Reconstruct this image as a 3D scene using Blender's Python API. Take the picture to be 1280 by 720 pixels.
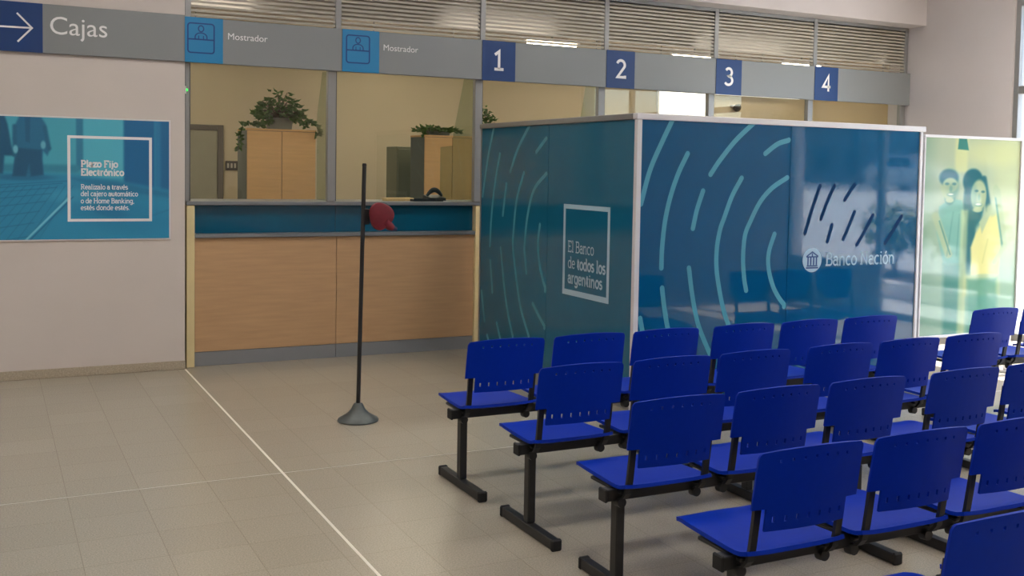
import bpy, bmesh, math, random
import numpy as np
from mathutils import Vector, Matrix
random.seed(7)
for o in list(bpy.data.objects): bpy.data.objects.remove(o)
scn = bpy.context.scene
COL = scn.collection

# ------------------------------------------------------------------ camera
FPX, CX, CY = 1350.56, 699.75, 283.93
YAW, PITCH, ROLL = 0.487, 0.053, 0.0185
CAM = Vector((0.0, -8.9918, 1.65))
_F = Vector((math.sin(YAW)*math.cos(PITCH), math.cos(YAW)*math.cos(PITCH), -math.sin(PITCH)))
_R0 = Vector((math.cos(YAW), -math.sin(YAW), 0)); _U0 = _R0.cross(_F)
_R = _R0*math.cos(ROLL) + _U0*math.sin(ROLL)
_U = _U0*math.cos(ROLL) - _R0*math.sin(ROLL)
def at(px, py, axis, val):
    """the point where the sight line of a photo pixel meets the plane axis=val"""
    d = _F + _R*((px-CX)/FPX) - _U*((py-CY)/FPX)
    return CAM + d*((val-CAM[axis])/d[axis])
cd = bpy.data.cameras.new('camera'); co = bpy.data.objects.new('camera', cd); COL.objects.link(co)
co.matrix_world = Matrix(((_R.x, _U.x, -_F.x, CAM.x), (_R.y, _U.y, -_F.y, CAM.y), (_R.z, _U.z, -_F.z, CAM.z), (0, 0, 0, 1)))
cd.sensor_width = 36; cd.lens = FPX/1280*36
cd.shift_x = (640-CX)/1280; cd.shift_y = (CY-360)/1280
cd.clip_start = .05; cd.clip_end = 300
scn.camera = co

# ------------------------------------------------------------------ light and exposure
w = bpy.data.worlds.new('sky'); scn.world = w; w.use_nodes = True
nt = w.node_tree; nt.nodes.clear()
sky = nt.nodes.new('ShaderNodeTexSky'); sky.sky_type = 'NISHITA'; sky.sun_disc = False
sky.sun_elevation = math.radians(58); sky.sun_rotation = math.radians(90); sky.air_density = 1.0; sky.dust_density = 2.0
bg = nt.nodes.new('ShaderNodeBackground'); bg.inputs[1].default_value = 1.0
wo = nt.nodes.new('ShaderNodeOutputWorld')
nt.links.new(sky.outputs[0], bg.inputs[0]); nt.links.new(bg.outputs[0], wo.inputs[0])
sl = bpy.data.lights.new('sun', 'SUN'); so = bpy.data.objects.new('sun', sl); COL.objects.link(so)
sl.energy = 26.0; sl.angle = math.radians(.6); sl.color = (1, .95, .88)
so.location = (30, -6, 30)
so.rotation_euler = Vector((-1.0, 0.05, -1.6)).to_track_quat('-Z', 'Y').to_euler()
scn.view_settings.view_transform = 'Standard'; scn.view_settings.look = 'None'
scn.view_settings.gamma = 1; scn.view_settings.use_curve_mapping = False
scn.view_settings.exposure = 0.24
CEIL_LAMP = 26.0      # emission of the hall's ceiling lamps
TUBE_LAMP = 14.0      # emission of the office tubes

# ------------------------------------------------------------------ materials
def s2l(c):
    c = c/255.0
    return c/12.92 if c <= .04045 else ((c+.055)/1.055)**2.4
def rgb(r, g, b): return (s2l(r), s2l(g), s2l(b), 1)
MATS = {}
def mat(name, col, rough=.5, metal=0, noise=0, nscale=8, spec=.5, bump=0, stretch=None, coat=0):
    m = bpy.data.materials.new(name); m.use_nodes = True
    n = m.node_tree.nodes; L = m.node_tree.links; p = n['Principled BSDF']
    p.inputs['Base Color'].default_value = col; p.inputs['Roughness'].default_value = rough
    p.inputs['Metallic'].default_value = metal; p.inputs['Specular IOR Level'].default_value = spec
    p.inputs['Coat Weight'].default_value = coat; p.inputs['Coat Roughness'].default_value = .04
    if noise:
        tc = n.new('ShaderNodeTexCoord'); nz = n.new('ShaderNodeTexNoise'); nz.inputs['Scale'].default_value = nscale
        nz.inputs['Detail'].default_value = 5
        if stretch:
            mp = n.new('ShaderNodeMapping'); mp.inputs['Scale'].default_value = stretch
            L.new(tc.outputs['Object'], mp.inputs[0]); L.new(mp.outputs[0], nz.inputs[0])
        else: L.new(tc.outputs['Object'], nz.inputs[0])
        r = n.new('ShaderNodeValToRGB')
        r.color_ramp.elements[0].position = .3; r.color_ramp.elements[1].position = .7
        r.color_ramp.elements[0].color = tuple(c*(1-noise) for c in col[:3])+(1,)
        r.color_ramp.elements[1].color = tuple(min(1, c*(1+noise)) for c in col[:3])+(1,)
        L.new(nz.outputs[0], r.inputs[0]); L.new(r.outputs[0], p.inputs['Base Color'])
        if bump:
            b = n.new('ShaderNodeBump'); b.inputs['Strength'].default_value = bump; b.inputs['Distance'].default_value = .002
            L.new(nz.outputs[0], b.inputs['Height']); L.new(b.outputs[0], p.inputs['Normal'])
    MATS[name] = m
    return m
def emit(name, col, s):
    m = mat(name, col, .4); p = m.node_tree.nodes['Principled BSDF']
    p.inputs['Emission Color'].default_value = col; p.inputs['Emission Strength'].default_value = s
    return m
def glass(name, tint, refl=1.0, rough=0.0):
    m = bpy.data.materials.new(name); m.use_nodes = True
    n = m.node_tree.nodes; L = m.node_tree.links; n.clear()
    t = n.new('ShaderNodeBsdfTransparent'); t.inputs[0].default_value = tint
    g = n.new('ShaderNodeBsdfGlossy'); g.inputs['Roughness'].default_value = rough
    lw = n.new('ShaderNodeLayerWeight'); pw = n.new('ShaderNodeMath'); pw.operation = 'POWER'; pw.inputs[1].default_value = 4.5
    L.new(lw.outputs['Facing'], pw.inputs[0])
    f = n.new('ShaderNodeMapRange'); f.inputs[3].default_value = .04*refl; f.inputs[4].default_value = .9*refl
    L.new(pw.outputs[0], f.inputs[0])
    mx = n.new('ShaderNodeMixShader'); o = n.new('ShaderNodeOutputMaterial')
    L.new(f.outputs[0], mx.inputs[0])
    L.new(t.outputs[0], mx.inputs[1]); L.new(g.outputs[0], mx.inputs[2]); L.new(mx.outputs[0], o.inputs[0])
    MATS[name] = m
    return m
def vcol(name, rough=.25, spec=.5):
    m = mat(name, (1, 1, 1, 1), rough, spec=spec); n = m.node_tree.nodes
    a = n.new('ShaderNodeVertexColor'); a.layer_name = 'print'
    m.node_tree.links.new(a.outputs[0], n['Principled BSDF'].inputs['Base Color'])
    return m

mat('wall', rgb(212, 202, 196), .8, noise=.03, nscale=1.5)
mat('wall_r', rgb(200, 192, 192), .8, noise=.03, nscale=1.5)
mat('ceil', rgb(215, 210, 205), .9)
mat('office_wall', rgb(196, 182, 154), .75, noise=.04, nscale=1.2)
mat('office_floor', rgb(130, 115, 95), .5, noise=.1)
mat('baseboard', rgb(178, 165, 145), .4, noise=.18, nscale=90)
mat('alu', rgb(150, 150, 150), .42, .5)
mat('alu_dark', rgb(105, 105, 105), .45, .5)
mat('alu_white', rgb(222, 220, 222), .35, .1)
mat('slat', rgb(176, 170, 158), .5, .1)
mat('band', rgb(136, 139, 141), .45)
mat('navy', rgb(6, 56, 116), .35)
mat('skyblue', rgb(30, 130, 185), .35)
mat('icon', rgb(12, 66, 130), .4)
mat('white_print', rgb(240, 238, 240), .5)
mat('pale_print', rgb(175, 205, 222), .5)
mat('arc_print', rgb(70, 155, 178), .5)
mat('arc_dim', rgb(10, 56, 100), .8, spec=.1)
mat('booth', rgb(8, 86, 130), .04, spec=.62, noise=.05, nscale=1.0)
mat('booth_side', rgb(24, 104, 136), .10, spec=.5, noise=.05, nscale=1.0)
mat('wood', rgb(194, 156, 116), .45, noise=.07, nscale=3, stretch=(1, 1, 12))
mat('wood_edge', rgb(226, 208, 158), .45, noise=.05, nscale=6)
mat('cab_wood', rgb(222, 176, 118), .45, noise=.06, nscale=3, stretch=(1, 1, 10))
mat('cab_side', rgb(92, 102, 98), .5)
mat('kick', rgb(140, 142, 146), .45, .2)
mat('shelf', rgb(128, 132, 136), .35, .2)
mat('teal_glass', rgb(8, 84, 112), .12, spec=.6)
mat('blue', rgb(0, 43, 158), .5, spec=.12, noise=.03, nscale=40)
mat('black', rgb(26, 26, 27), .45)
mat('rubber', rgb(20, 20, 21), .7)
mat('steel', rgb(150, 150, 150), .3, .9)
mat('stand_base', rgb(92, 96, 94), .45, .4, noise=.15, nscale=14)
mat('red', rgb(112, 22, 36), .7, noise=.12, nscale=20)
mat('dark_blue', rgb(24, 34, 74), .6)
mat('leaf', rgb(82, 116, 50), .55, noise=.35, nscale=9)
mat('leaf_dark', rgb(36, 62, 28), .6, noise=.35, nscale=3)
mat('leaf_lit', rgb(120, 130, 52), .55, noise=.3, nscale=5)
mat('stem', rgb(82, 72, 48), .7)
mat('pot', rgb(112, 116, 106), .6, noise=.06)
mat('door', rgb(150, 146, 126), .5, noise=.04)
mat('door_frame', rgb(98, 92, 84), .5)
mat('switch', rgb(58, 54, 50), .5)
mat('switch_key', rgb(178, 172, 160), .5)
mat('paper', rgb(225, 190, 135), .7)
mat('locker', rgb(126, 130, 108), .5)
mat('dome', rgb(50, 48, 46), .2)
mat('pavement', rgb(176, 176, 174), .8, noise=.06, nscale=2)
mat('asphalt', rgb(88, 90, 94), .85, noise=.1, nscale=6)
mat('kerb', rgb(232, 230, 226), .7)
mat('facade', rgb(120, 118, 112), .8, noise=.05, nscale=.6)
mat('facade_win', rgb(40, 48, 56), .15)
mat('bark', rgb(70, 58, 44), .9, noise=.2, nscale=12)
mat('car', rgb(196, 200, 206), .2, .3, coat=1)
mat('car_glass', rgb(18, 22, 26), .05)
mat('tyre', rgb(24, 24, 24), .8)
mat('hub', rgb(170, 172, 176), .3, .7)
mat('inlay', rgb(236, 228, 214), .4)
mat('inlay_faint', rgb(196, 187, 170), .4)
emit('led', (.05, .9, .12, 1), 1.2)
emit('lamp_diffuser', (1, .965, .92, 1), CEIL_LAMP)
emit('tube', (1, .84, .58, 1), TUBE_LAMP)
emit('office_window', (1, .97, .95, 1), 1.2)
emit('office_fill', (1, .88, .71, 1), 15)  # glow of the fill lights added to the office
glass('clear', (.96, .98, .96, 1))
glass('divider', (.80, .86, .80, 1), .6)
glass('facade_glass', (.95, .97, .97, 1))
vcol('poster', .35); vcol('poster_panel', .05, .7)

def floor_mat():
    m = mat('terrazzo', rgb(176, 164, 146), .24, spec=.5); n = m.node_tree.nodes; L = m.node_tree.links
    p = n['Principled BSDF']
    tc = n.new('ShaderNodeTexCoord')
    br = n.new('ShaderNodeTexBrick'); br.offset = 0; br.inputs['Scale'].default_value = 1
    br.inputs['Brick Width'].default_value = .33; br.inputs['Row Height'].default_value = .33
    br.inputs['Mortar Size'].default_value = .0022; br.inputs['Mortar Smooth'].default_value = .6
    br.inputs['Color1'].default_value = rgb(173, 164, 149); br.inputs['Color2'].default_value = rgb(169, 160, 145)
    br.inputs['Mortar'].default_value = rgb(153, 143, 127)
    L.new(tc.outputs['Object'], br.inputs[0])
    v = n.new('ShaderNodeTexNoise'); v.inputs['Scale'].default_value = 150; v.inputs['Detail'].default_value = 3
    L.new(tc.outputs['Object'], v.inputs[0])
    r = n.new('ShaderNodeValToRGB'); r.color_ramp.elements[0].position = .36; r.color_ramp.elements[0].color = (.80, .79, .77, 1)
    r.color_ramp.elements[1].position = .64; r.color_ramp.elements[1].color = (1.08, 1.07, 1.05, 1)
    L.new(v.outputs[0], r.inputs[0])
    a = n.new('ShaderNodeMixRGB'); a.blend_type = 'MULTIPLY'; a.inputs[0].default_value = 1
    L.new(br.outputs[0], a.inputs[1]); L.new(r.outputs[0], a.inputs[2]); L.new(a.outputs[0], p.inputs['Base Color'])
    p.inputs['Roughness'].default_value = .27
floor_mat()

# ------------------------------------------------------------------ mesh helpers
def bm_box(bm, x0, x1, y0, y1, z0, z1, bev=0, seg=1):
    r = bmesh.ops.create_cube(bm, size=1)
    vs = r['verts']
    for v in vs:
        v.co = Vector(((x0+x1)/2+v.co.x*(x1-x0), (y0+y1)/2+v.co.y*(y1-y0), (z0+z1)/2+v.co.z*(z1-z0)))
    if bev:
        es = list({e for v in vs for e in v.link_edges})
        bmesh.ops.bevel(bm, geom=es, offset=bev, segments=seg, affect='EDGES', profile=.5)
def bm_tube(bm, pts, r, n=10, cap=True):
    pts = [Vector(p) for p in pts]; rs = r if isinstance(r, (list, tuple)) else [r]*len(pts)
    rings = []; up = None
    for i, p in enumerate(pts):
        t = ((pts[min(i+1, len(pts)-1)]-pts[max(i-1, 0)])).normalized()
        if up is None: up = Vector((0, 0, 1)) if abs(t.z) < .9 else Vector((1, 0, 0))
        a = t.cross(up).normalized(); b = a.cross(t).normalized(); up = b
        rings.append([bm.verts.new(p+a*math.cos(2*math.pi*k/n)*rs[i]+b*math.sin(2*math.pi*k/n)*rs[i]) for k in range(n)])
    for A, B in zip(rings, rings[1:]):
        for k in range(n): bm.faces.new((A[k], A[(k+1) % n], B[(k+1) % n], B[k]))
    if cap:
        bm.faces.new(rings[0][::-1]); bm.faces.new(rings[-1])
def bm_lathe(bm, prof, n=28, c=(0, 0, 0)):
    rings = []
    for r, z in prof:
        if r < 1e-5: rings.append([bm.verts.new((c[0], c[1], c[2]+z))])
        else: rings.append([bm.verts.new((c[0]+r*math.cos(2*math.pi*k/n), c[1]+r*math.sin(2*math.pi*k/n), c[2]+z)) for k in range(n)])
    for A, B in zip(rings, rings[1:]):
        for k in range(n):
            k2 = (k+1) % n
            if len(A) == 1 and len(B) == 1: continue
            if len(A) == 1: bm.faces.new((A[0], B[k2], B[k]))
            elif len(B) == 1: bm.faces.new((A[k], A[k2], B[0]))
            else: bm.faces.new((A[k], A[k2], B[k2], B[k]))
def bm_prism(bm, outline, fn, d0, d1):
    """outline of 2-D points, fn(u,v,d)->xyz"""
    A = [bm.verts.new(fn(u, v, d0)) for u, v in outline]; B = [bm.verts.new(fn(u, v, d1)) for u, v in outline]
    n = len(A)
    bm.faces.new(A[::-1]); bm.faces.new(B)
    for k in range(n): bm.faces.new((A[k], A[(k+1) % n], B[(k+1) % n], B[k]))
def build(name, bm, m, parent=None, smooth=False):
    bmesh.ops.recalc_face_normals(bm, faces=bm.faces)
    me = bpy.data.meshes.new(name); bm.to_mesh(me); bm.free()
    me.materials.append(MATS[m])
    if smooth:
        me.polygons.foreach_set('use_smooth', [True]*len(me.polygons))
        me.set_sharp_from_angle(angle=math.radians(42))
    o = bpy.data.objects.new(name, me); COL.objects.link(o)
    if parent: o.parent = parent
    return o
def box(name, m, x0, x1, y0, y1, z0, z1, parent=None, bev=0, seg=1):
    bm = bmesh.new(); bm_box(bm, x0, x1, y0, y1, z0, z1, bev, seg)
    return build(name, bm, m, parent)
def tag(o, label, cat, group=None):
    o['label'] = label; o['category'] = cat
    if group: o['group'] = group
    return o
def struct(o): o['kind'] = 'structure'; return o
def empty(name, loc=(0, 0, 0), rz=0):
    o = bpy.data.objects.new(name, None); COL.objects.link(o); o.location = loc; o.rotation_euler = (0, 0, rz); o.empty_display_size = .1
    return o
def copy_tree(o, parent=None):
    c = o.copy(); COL.objects.link(c); c.parent = parent
    for ch in o.children: copy_tree(ch, c)
    return c
# flat print: ribbons in a plane; fn(u,v)->xyz
def ribbon(bm, pts, wdt, fn, rnd=False):
    P = [Vector(p) for p in pts]
    if rnd:                                       # rounded ends
        def capdir(a, b): return (b-a).normalized()
    L, R = [], []
    for i, p in enumerate(P):
        if i == 0: t = (P[1]-P[0]).normalized(); nrm = Vector((-t.y, t.x)); k = 1
        elif i == len(P)-1: t = (P[-1]-P[-2]).normalized(); nrm = Vector((-t.y, t.x)); k = 1
        else:
            t0 = (p-P[i-1]).normalized(); t1 = (P[i+1]-p).normalized()
            n0 = Vector((-t0.y, t0.x)); n1 = Vector((-t1.y, t1.x)); nrm = n0+n1
            if nrm.length < .2: nrm = n1
            nrm.normalize(); k = min(2.0, 1/max(.35, nrm.dot(n1)))
        L.append(p+nrm*wdt/2*k); R.append(p-nrm*wdt/2*k)
    vl = [bm.verts.new(fn(q.x, q.y)) for q in L]; vr = [bm.verts.new(fn(q.x, q.y)) for q in R]
    for i in range(len(P)-1): bm.faces.new((vl[i], vr[i], vr[i+1], vl[i+1]))
    if rnd:
        for e, (i, j) in enumerate(((0, 1), (-1, -2))):
            d = (P[i]-P[j]).normalized(); nn = Vector((-d.y, d.x))
            fan = [P[i]+(nn*math.cos(a)+d*math.sin(a))*wdt/2 for a in [math.pi*k/8 for k in range(1, 8)]]
            a, b = (vl[i], vr[i]) if e == 1 else (vr[i], vl[i])
            bm.faces.new([a]+[bm.verts.new(fn(q.x, q.y)) for q in fan]+[b])
def spline(pts, n=8):
    """Catmull-Rom through 2-D points"""
    P = [Vector(p) for p in pts]
    if len(P) < 3: return P
    out = []
    E = [P[0]*2-P[1]]+P+[P[-1]*2-P[-2]]
    for i in range(1, len(E)-2):
        a, b, c, d = E[i-1:i+3]
        for k in range(n):
            t = k/n
            out.append(.5*((2*b)+(c-a)*t+(2*a-5*b+4*c-d)*t*t+(3*b-a-3*c+d)*t**3))
    out.append(P[-1]); return out

# ---- a slab-serif alphabet drawn as strokes (x-height .5, capital .72)
def E_(cx, cy, rx, ry, a0, a1, n=14):
    return [(cx+rx*math.cos(math.radians(a0+(a1-a0)*k/n)), cy+ry*math.sin(math.radians(a0+(a1-a0)*k/n))) for k in range(n+1)]
def SF(x, y, l=.07, r=.07): return [(x-l, y), (x+r, y)]
G = {
 'a': (.48, [E_(.21, .34, .16, .145, 165, 0)+[(.37, .06), (.39, .025), (.46, .025)], E_(.2, .16, .165, .14, 0, 360, 18)]),
 'b': (.54, [SF(.1, .72, .09, 0), [(.1, .745), (.1, 0)], E_(.29, .25, .19, .235, 0, 360, 20)]),
 'c': (.46, [E_(.25, .25, .2, .235, 48, 312, 16)]),
 'd': (.55, [SF(.43, .72, .09, 0), [(.43, .745), (.43, 0)], SF(.43, .025, 0, .08), E_(.24, .25, .19, .235, 0, 360, 20)]),
 'e': (.49, [[(.06, .27), (.43, .27)], E_(.245, .25, .195, .235, 8, 318, 18)]),
 'g': (.53, [E_(.24, .25, .19, .235, 0, 360, 20), SF(.43, .475, 0, .08), [(.43, .5), (.43, -.05)]+E_(.25, -.06, .18, .14, 0, -150, 10)]),
 'h': (.58, [SF(.1, .72, .09, 0), [(.1, .745), (.1, 0)], SF(.1, .025), E_(.28, .3, .16, .18, 160, 0, 8)+[(.44, 0)], SF(.44, .025)]),
 'i': (.28, [SF(.14, .475, .09, 0), [(.14, .5), (.14, 0)], SF(.14, .025, .1, .1), [(.14, .62), (.14, .71)]]),
 'j': (.26, [SF(.15, .475, .09, 0), [(.15, .5), (.15, -.06), (.1, -.16), (.01, -.18)], [(.15, .62), (.15, .71)]]),
 'k': (.55, [SF(.1, .72, .09, 0), [(.1, .745), (.1, 0)], SF(.1, .025), [(.12, .2), (.4, .475)], SF(.4, .475), [(.22, .29), (.44, .025)], SF(.45, .025)]),
 'l': (.29, [SF(.14, .72, .09, 0), [(.14, .745), (.14, 0)], SF(.14, .025, .1, .1)]),
 'm': (.86, [SF(.1, .475, .09, 0), [(.1, .5), (.1, 0)], SF(.1, .025), E_(.265, .3, .15, .18, 160, 0, 8)+[(.415, 0)], SF(.415, .025), E_(.58, .3, .15, .18, 160, 0, 8)+[(.73, 0)], SF(.73, .025)]),
 'n': (.58, [SF(.1, .475, .09, 0), [(.1, .5), (.1, 0)], SF(.1, .025), E_(.28, .3, .16, .18, 160, 0, 8)+[(.44, 0)], SF(.44, .025)]),
 'o': (.52, [E_(.26, .25, .2, .235, 0, 360, 22)]),
 'r': (.42, [SF(.12, .475, .09, 0), [(.12, .5), (.12, 0)], SF(.12, .025, .09, .1), E_(.29, .28, .17, .2, 165, 65, 7)]),
 's': (.42, [E_(.21, .365, .14, .115, 30, 260, 10)+E_(.21, .14, .15, .12, 75, -155, 10)]),
 't': (.36, [[(.15, .64), (.15, .12)]+E_(.26, .12, .11, .1, 180, 300, 6), [(.03, .475), (.32, .475)]]),
 'u': (.58, [SF(.1, .475, .09, 0), [(.1, .5), (.1, .18)]+E_(.26, .18, .16, .16, 180, 350, 8), SF(.44, .475, .08, 0), [(.44, .5), (.44, 0)], SF(.44, .025, 0, .08)]),
 'v': (.5, [SF(.06, .475), [(.06, .475), (.25, .01), (.44, .475)], SF(.44, .475)]),
 'z': (.46, [[(.06, .36), (.06, .475), (.39, .475), (.06, .025), (.41, .025), (.41, .14)]]),
 'B': (.64, [[(.02, .695), (.32, .695)]+E_(.34, .54, .16, .155, 90, -90, 8)+[(.13, .385)], [(.34, .385)]+E_(.36, .2, .19, .18, 90, -90, 8)+[(.02, .025)], [(.13, .72), (.13, 0)]]),
 'E': (.6, [[(.02, .695), (.5, .695), (.5, .57)], [(.13, .72), (.13, 0)], [(.13, .37), (.4, .37)], [(.02, .025), (.52, .025), (.52, .16)]]),
 'F': (.57, [[(.02, .695), (.5, .695), (.5, .56)], [(.13, .72), (.13, 0)], [(.13, .36), (.4, .36)], SF(.13, .025, .11, .13)]),
 'H': (.76, [SF(.13, .695, .11, .1), [(.13, .72), (.13, 0)], SF(.13, .025, .11, .1), [(.13, .37), (.6, .37)], SF(.6, .695, .1, .11), [(.6, .72), (.6, 0)], SF(.6, .025, .1, .11)]),
 'N': (.76, [[(.02, .695), (.15, .695), (.58, .03), (.58, .695)], [(.13, .7), (.13, 0)], SF(.13, .025, .11, .1), SF(.58, .695, .1, .1)]),
 'P': (.6, [[(.02, .695), (.32, .695)]+E_(.34, .51, .18, .185, 90, -90, 9)+[(.13, .325)], [(.13, .72), (.13, 0)], SF(.13, .025, .11, .13)]),
 'R': (.66, [[(.02, .695), (.32, .695)]+E_(.34, .525, .17, .17, 90, -90, 9)+[(.13, .355)], [(.13, .72), (.13, 0)], SF(.13, .025, .11, .1), [(.32, .35), (.52, .025), (.6, .025)]]),
 ',': (.24, [[(.12, .07), (.12, 0), (.07, -.1)]]), '.': (.24, [[(.12, 0), (.12, .08)]]), ' ': (.26, []),
 '1': (.5, [[(.08, .56), (.25, .69), (.25, .02)], [(.06, .025), (.44, .025)]]),
 '2': (.5, [E_(.25, .51, .18, .185, 160, -20, 12)+[(.1, .03), (.45, .03), (.45, .1)]]),
 '3': (.5, [E_(.23, .53, .16, .165, 150, -90, 12)+E_(.22, .19, .2, .18, 90, -150, 14)]),
 '4': (.52, [[(.36, .0), (.36, .7), (.05, .2), (.48, .2)]]),
}
G['ó'] = (.52, G['o'][1]+[[(.24, .58), (.33, .72)]]); G['é'] = (.49, G['e'][1]+[[(.22, .58), (.31, .72)]])
G['á'] = (.48, G['a'][1]+[[(.2, .58), (.29, .72)]])
def text_w(s): return sum(G[c][0] for c in s)
def slab_text(name, lines, m, parent, fn):
    """lines: (string, u0, v0, size, weight, squeeze)"""
    bm = bmesh.new()
    for s, u0, v0, size, wt, sq in lines:
        x = 0
        for c in s:
            adv, st = G[c]
            for q in st:
                if len(q) < 2: continue
                ribbon(bm, [(u0+(x+a)*size*sq, v0+b*size) for a, b in q], wt*size, fn)
            x += adv
    return build(name, bm, m, parent)
def sans_text(name, s, m, parent, u0, v0, size, fn, sq=1.0):
    cu = bpy.data.curves.new(name, 'FONT'); cu.body = s; cu.size = size; cu.resolution_u = 4
    t = bpy.data.objects.new(name+'_tmp', cu); COL.objects.link(t)
    dg = bpy.context.evaluated_depsgraph_get()
    me = bpy.data.meshes.new_from_object(t.evaluated_get(dg))
    bpy.data.objects.remove(t); bpy.data.curves.remove(cu)
    for v in me.vertices: v.co = fn(u0+v.co.x*sq, v0+v.co.y)
    me.materials.clear(); me.materials.append(MATS[m]); me.name = name
    o = bpy.data.objects.new(name, me); COL.objects.link(o); o.parent = parent
    return o

# ================================================================== the setting
XL, XR = 1.3825, 9.17          # end of the left wall, right wall
HALL_W, HALL_S = -4.5, -12.5   # unseen ends of the hall
OFF_Y = 4.7                    # back wall of the office
OFF_E = 13.5
ZC = 4.0
ZBT, ZBB = 2.80, 2.445         # sign band
YB = 0.0
fl = struct(box('floor', 'terrazzo', HALL_W, XR, HALL_S, .3, -.12, 0))
for nm, a in (('divider_strip', (XL-.007, XL+.007, HALL_S, -.02)),):
    box('divider_strip', 'inlay', *a, -.01, .0012, fl)
box('divider_strip', 'inlay_faint', HALL_W, XL-.008, -3.262, -3.256, -.01, .0008, fl)
box('divider_strip', 'inlay_faint', XL+.008, XR, -3.262, -3.256, -.01, .0008, fl)
struct(box('floor_office', 'office_floor', HALL_W, OFF_E, .3, OFF_Y+.2, -.12, 0))
struct(box('ceiling', 'ceil', HALL_W, XR+.3, HALL_S, .3, ZC, ZC+.15))
struct(box('ceiling_office', 'ceil', HALL_W, OFF_E, .3, OFF_Y+.2, 3.45, 3.6))
struct(box('wall_left', 'wall', HALL_W, XL, 0, .3, 0, ZC))
struct(box('baseboard_left', 'baseboard', HALL_W, XL+.004, -.012, 0, 0, .07, bev=.003))
struct(box('wall_upper', 'wall_r', XL, XR, -.235, .3, 3.31, ZC))
struct(box('wall_right', 'wall_r', XR, XR+.3, -1.40, .3, 0, ZC))
struct(box('wall_right_far', 'wall_r', XR, XR+.3, HALL_S, -7.55, 0, ZC))
struct(box('wall_right_top', 'wall_r', XR, XR+.3, -7.55, -1.40, 3.46, ZC))
struct(box('wall_side', 'wall', HALL_W-.2, HALL_W, HALL_S, .3, 0, ZC))
struct(box('wall_rear', 'wall', HALL_W, XR+.3, HALL_S-.2, HALL_S, 0, ZC))
struct(box('wall_office_back', 'office_wall', HALL_W, OFF_E, OFF_Y, OFF_Y+.2, 0, 3.45))
struct(box('wall_office_right', 'office_wall', OFF_E, OFF_E+.2, .3, OFF_Y+.2, 0, 3.45))
struct(box('wall_office_left', 'office_wall', HALL_W-.2, HALL_W, .3, OFF_Y+.2, 0, 3.45))
struct(box('wall_office_front', 'office_wall', XR+.3, OFF_E, .2, .3, 0, 3.45))

# ---- glazed street front in the right wall
fr = struct(empty('window_1', (XR, -1.40, 0)))
def fbox(name, m, y0, y1, z0, z1, x0=.02, x1=.10, bev=.004):
    return box(name, m, x0, x1, y0+1.40, y1+1.40, z0, z1, fr, bev)
fbox('frame_post', 'alu', -1.46, -1.40, 0, 3.46)
for y in (-2.9, -4.4, -5.9): fbox('frame_post', 'alu', y-.04, y+.04, 0, 3.46)
fbox('frame_post', 'alu', -7.55, -7.47, 0, 3.46)
edges = [-1.46, -2.9, -4.4, -5.9, -7.51]
for i in range(4):
    a = edges[i]-(.04 if i else 0); b = edges[i+1]+.04
    fbox('frame_rail', 'alu', b, a, 3.38, 3.46); fbox('frame_rail', 'alu', b, a, 2.50, 2.58)
    fbox('frame_rail', 'alu', b, a, 0, (.08, .08, .08, .62)[i])
    fbox('pane', 'facade_glass', b, a, 2.58, 3.38, .05, .058, 0)
    fbox('pane', 'facade_glass', b, a, (.08, .08, .08, .62)[i], 2.50, .05, .058, 0)

# ---- street outside (seen mirrored in the screen and through the glass)
struct(box('pavement', 'pavement', XR, 16.0, -70, 40, -.3, -.03))
bm = bmesh.new(); bm_prism(bm, [(16, -.03), (34, .95), (34, -.3), (16, -.3)], lambda u, v, d: (u, d, v), -70, 40); struct(build('pavement_slope', bm, 'pavement'))
struct(box('kerb', 'kerb', 34.0, 34.3, -70, 40, -.3, 1.0))
struct(box('street', 'asphalt', 34.3, 46, -70, 40, -.3, .95))
pk = empty('planter_kerb', (11.0, -13, -.03)); tag(pk, 'low white kerb edging the planted bed outside the glass', 'kerb')
box('kerb_front', 'kerb', 0, .16, 0, 12.5, 0, .22, pk, .01); box('soil', 'bark', .16, 1.6, 0, 12.5, 0, .22, pk)
def foliage(bm, c, rx, ry, rz, n, L, rnd):
    for _ in range(n):
        d = Vector((rnd.gauss(0, 1), rnd.gauss(0, 1), rnd.gauss(0, 1))).normalized(); r = rnd.uniform(.55, 1)
        p = Vector((c[0]+d.x*rx*r, c[1]+d.y*ry*r, c[2]+d.z*rz*r))
        a = Vector((rnd.gauss(0, 1), rnd.gauss(0, 1), rnd.gauss(0, .6))).normalized(); b_ = a.cross(d)
        if b_.length < .1: continue
        b_.normalize(); l = L*rnd.uniform(.7, 1.3)
        bm.faces.new([bm.verts.new(p), bm.verts.new(p+a*l*.5+b_*l*.3), bm.verts.new(p+a*l), bm.verts.new(p+a*l*.5-b_*l*.3)])
def shrub(x, y, h, label, seed):
    rnd = random.Random(seed); t = empty('shrub', (x, y, .2)); tag(t, label, 'shrub')
    bm = bmesh.new(); foliage(bm, (0, 0, h*.62), h*.5, h*.5, h*.4, 900, .1, rnd); build('foliage', bm, 'leaf_lit', t)
    bm = bmesh.new()
    for k in range(6): bm_tube(bm, [(0, 0, 0), (rnd.uniform(-.1, .1), rnd.uniform(-.1, .1), h*.3), (rnd.uniform(-.35, .35)*h, rnd.uniform(-.35, .35)*h, h*.8)], [.018, .013, .006], 6)
    build('stem', bm, 'stem', t)
shrub(11.9, -7.0, 1.15, 'yellow-green shrub in the bed outside, in line with the couple panel', 1)
shrub(11.95, -8.35, 1.05, 'taller yellow-green shrub in the bed outside, toward the parked car', 2)
shrub(12.0, -4.6, .95, 'low yellow-green shrub in the bed outside, close to the glass corner', 4)
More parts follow.
